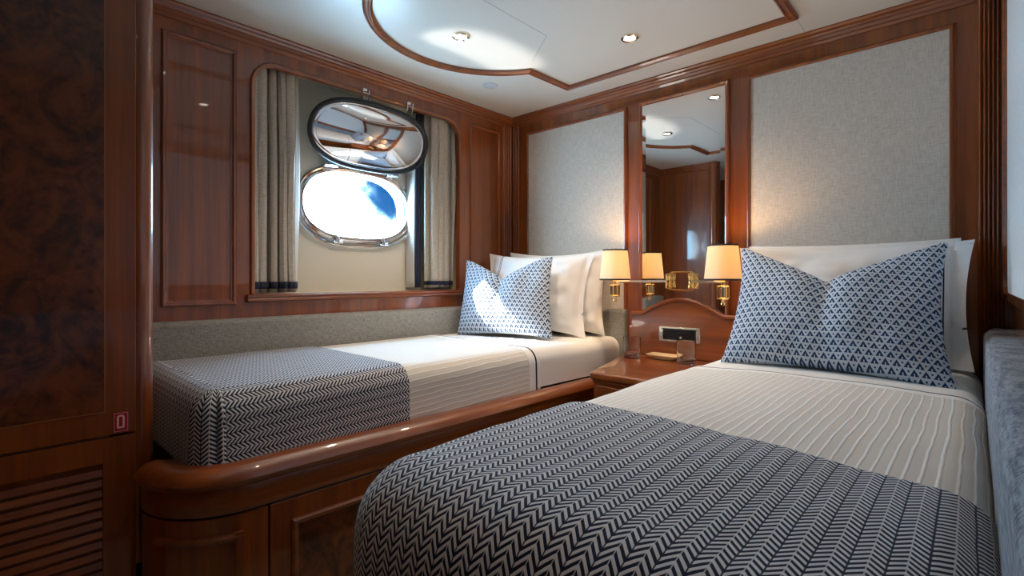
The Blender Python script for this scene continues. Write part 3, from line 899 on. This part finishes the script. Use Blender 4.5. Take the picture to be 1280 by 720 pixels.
# left bed
pillow('pillow', 'pillow_l', .66, .455, .15, (.385, -.290, .750), R(14), R(13), 'front white pillow behind the sunlit patterned cushion on the left bed', 'white bed pillows', None, .11, R(-1.2), .04, 7.7, .009)
pillow('pillow', 'sheet', .66, .46, .14, (.430, -.150, .752), R(8), R(6), 'rear white pillow nearest the headboard pad on the left bed', 'white bed pillows', None, .10, 0, 0, 3.3, .009)
pillow('cushion', 'lattice', .550, .435, .15, (.375, -.492, .750), R(20), R(14), 'blue and white patterned cushion in sunlight on the left bed', 'blue patterned cushions', (-.06, .10, .85), .07, R(1.0), 0, 5.0, .0065, .05, .07)

# ------------------------------------------------------------------ nightstand and what stands on it
ns = thing('nightstand', (1.15, -.3, 0), 'varnished nightstand between the two beds', 'nightstand')
loop = [(.828, -.024), (.990, -.606), (1.362, -.606), (1.362, -.024)]
TOP = .665
build('top', MB().prism(loop, lambda a, b, h: (a, b, h), TOP-.032, TOP), 'wood_x', ns, bevel=.010, seg=4)
lp2 = [(.880, -.04), (1.003, -.592), (1.355, -.592), (1.355, -.04)]
build('body', MB().prism(lp2, lambda a, b, h: (a, b, h), .06, TOP-.032), 'wood_x', ns, smooth=False)
for za, zb in ((.44, .612), (.25, .428), (.075, .24)):
    d = build('drawer', MB().box(1.020, 1.345, -.604, -.590, za, zb), 'wood_x', ns, bevel=.003)
    build('knob', MB().lathe([(.0, .022), (.010, .020), (.012, .013), (.006, .007), (.006, 0)], (0, 0, 0), 16).xform(lambda p, zc=(za+zb)/2: Vector((1.18+p.x, -.604-p.z, zc+p.y))), 'brass', d)
build('under_molding', MB().sweep([(1.003, -.592), (1.355, -.592)], [(.0, .622), (-.008, .622), (-.010, .630), (-.004, .6335), (0, .6335)], lambda a, b, h: (a, b, h), False), 'wood_x', ns)
def tumbler(x, y, label):
    z = TOP+.0006
    prof = [(.0, 0), (.036, 0), (.0395, .003), (.0405, .012), (.0425, .100), (.0420, .1015), (.0408, .1010), (.0388, .026), (.034, .021), (.0, .019)]
    o = build('tumbler', MB().lathe(prof, (x, y, z), 40), 'tumbler')
    return tag(o, label, 'glass', 'drinking glasses on the nightstand')
tumbler(.940, -.165, 'clear tumbler glass at the left edge of the nightstand')
tumbler(1.205, -.150, 'clear tumbler glass on the nightstand beside the near bed')
# small flared dish
tx, ty, tz = 1.075, -.100, TOP
mb = MB(); lv = []
for s_, z_ in ((.0, .001), (.60, .001), (.66, .004), (1.0, .020), (1.0, .0225), (.95, .022), (.62, .007), (.0, .006)):
    lv.append([(tx+.078*s_*px, ty+.045*s_*py, tz+z_) for px, py in rrect(-1, 1, -1, 1, (.25,)*4, 4)])
mb.quad_grid(lv, closed_v=True)
tag(build('tray', mb, 'tray', angle=30), 'small cream dish with flared rim between the two tumblers', 'dish')

# ------------------------------------------------------------------ wardrobe in the left foreground
XW = .54
W3 = lambda a, b, h: (XW+h, a, b)
wd = thing('wardrobe', (XW-.25, -2.5, 0), 'dark burl wardrobe with louvred vent at the left foreground', 'wardrobe')
build('carcass', MB().box(.10, XW-.012, YB+.004, -2.11, 0, ZC-.001), 'wood_z', wd, smooth=False)
d = build('door', MB().box(XW-.012, XW, YB+.06, -2.050, .650, ZC-.06), 'wood_z', wd, bevel=.002)
build('burl_panel', MB().box(XW, XW+.0012, YB+.14, -2.1155, .712, ZC-.12), 'burl', d, smooth=False)
build('inlay_line', MB().sweep([(YB+.138, .710), (-2.1135, .710), (-2.1135, ZC-.118), (YB+.138, ZC-.118)], [(0, 0), (0, .0016), (.0025, .0016), (.0025, 0)], W3), 'inlay', d, smooth=False)
mb = holed(MB(), rrect(YB+.06, -2.050, .02, .644), rrect(YB+.14, -2.118, .10, .582), (-2.5, .35), W3, -.012, 0)
v = build('vent_door', mb, 'wood_z', wd, smooth=False)
z = .114
while z < .578:
    mb = MB().prism([(XW-.010, z-.004), (XW-.003, z-.006), (XW-.001, z-.002), (XW-.007, z+.013), (XW-.0112, z+.012)], lambda a, b, h: (a, h, b), YB+.142, -2.1185)
    build('louvre_slat', mb, 'wood_y', v, angle=20)
    z += .0258
build('corner_post', MB().lathe([(.034, .30), (.034, ZC-.001)], (.505, -2.040, 0), 28), 'wood_z', wd)
sg = thing('safety_sign', (XW+.001, -2.082, .654), 'small red square safety sign on the wardrobe stile', 'sign')
build('sign_plate', MB().box(XW, XW+.0015, -2.098, -2.066, .654, .705), 'red', sg, smooth=False)
ir = rrect(-2.0905, -2.0745, .664, .698, (.002, .002, .006, .006), 5)
build('symbol', MB().sweep(ir, [(0, .0015), (0, .0022), (.0042, .0022), (.0042, .0015)], W3), 'pink', sg, smooth=False)
bo = rrect(-2.0965, -2.0675, .6562, .7030)
build('border', MB().sweep(bo, [(0, .0015), (0, .0019), (.0009, .0019), (.0009, .0015)], W3), 'pink', sg, smooth=False)

# ------------------------------------------------------------------ light: sky, sun through the porthole, sea glint
w = bpy.data.worlds.new('sky'); S.world = w; w.use_nodes = True
nt = w.node_tree; nt.nodes.clear(); g = N(nt)
out = nt.nodes.new('ShaderNodeOutputWorld'); bg = nt.nodes.new('ShaderNodeBackground'); nt.links.new(bg.outputs[0], out.inputs[0])
tc = nt.nodes.new('ShaderNodeTexCoord')
nz = g.noise(tc.outputs['Generated'], 26, 4, .55, .3)
vd = nt.nodes.new('ShaderNodeVectorMath'); vd.operation = 'DISTANCE'; nt.links.new(tc.outputs['Generated'], vd.inputs[0])
vd.inputs[1].default_value = (-0.8107, 0.5609, 0.1679)        # a blue gap in a bright white sky
f = g.step(g.m('ADD', vd.outputs['Value'], g.m('MULTIPLY', g.m('SUBTRACT', nz, .5), .07)), .030, .105)
f = g.m('POWER', f, 3.0)
nt.links.new(g.mix(f, (.02, .20, .62, 1), (22, 42, 61, 1)), bg.inputs[0]); bg.inputs[1].default_value = 1.0
def sun(name, d, e, col, ang):
    l = bpy.data.lights.new(name, 'SUN'); l.energy = e; l.color = col; l.angle = math.radians(ang)
    o = bpy.data.objects.new(name, l); COL.objects.link(o)
    o.rotation_euler = Vector(d).to_track_quat('-Z', 'Y').to_euler(); o.location = (-3, -3, 4)
sun('sun', (.43, .235, -.43), 42, (1, .97, .92), .6)
sun('sea_glint', (.76, .20, .63), 5, (1, .99, .97), 3)
l = bpy.data.lights.new('porthole_portal', 'AREA'); l.shape = 'RECTANGLE'; l.size = .36; l.size_y = .62
l.cycles.is_portal = True
o = bpy.data.objects.new('porthole_portal', l); COL.objects.link(o); o.location = (HX-.095, PC[0], PC[1])
o.rotation_euler = Vector((1, 0, 0)).to_track_quat('-Z', 'Y').to_euler()

# ------------------------------------------------------------------ camera
cam = bpy.data.cameras.new('camera'); co = bpy.data.objects.new('camera', cam); COL.objects.link(co)
cam.sensor_width = 36; cam.lens = 36*630/1280; cam.clip_start = .01
co.location = CAM; co.rotation_euler = (R(90), 0, R(42.535)); cam.shift_y = -(360-348)/1280
S.camera = co
S.view_settings.view_transform = 'Standard'; S.view_settings.look = 'None'
S.view_settings.exposure = -.12; S.view_settings.gamma = 1
S.cycles.max_bounces = 10; S.cycles.diffuse_bounces = 5; S.cycles.glossy_bounces = 6; S.cycles.transmission_bounces = 8; S.cycles.transparent_max_bounces = 10
S.cycles.sample_clamp_indirect = 6
S.cycles.use_denoising = True
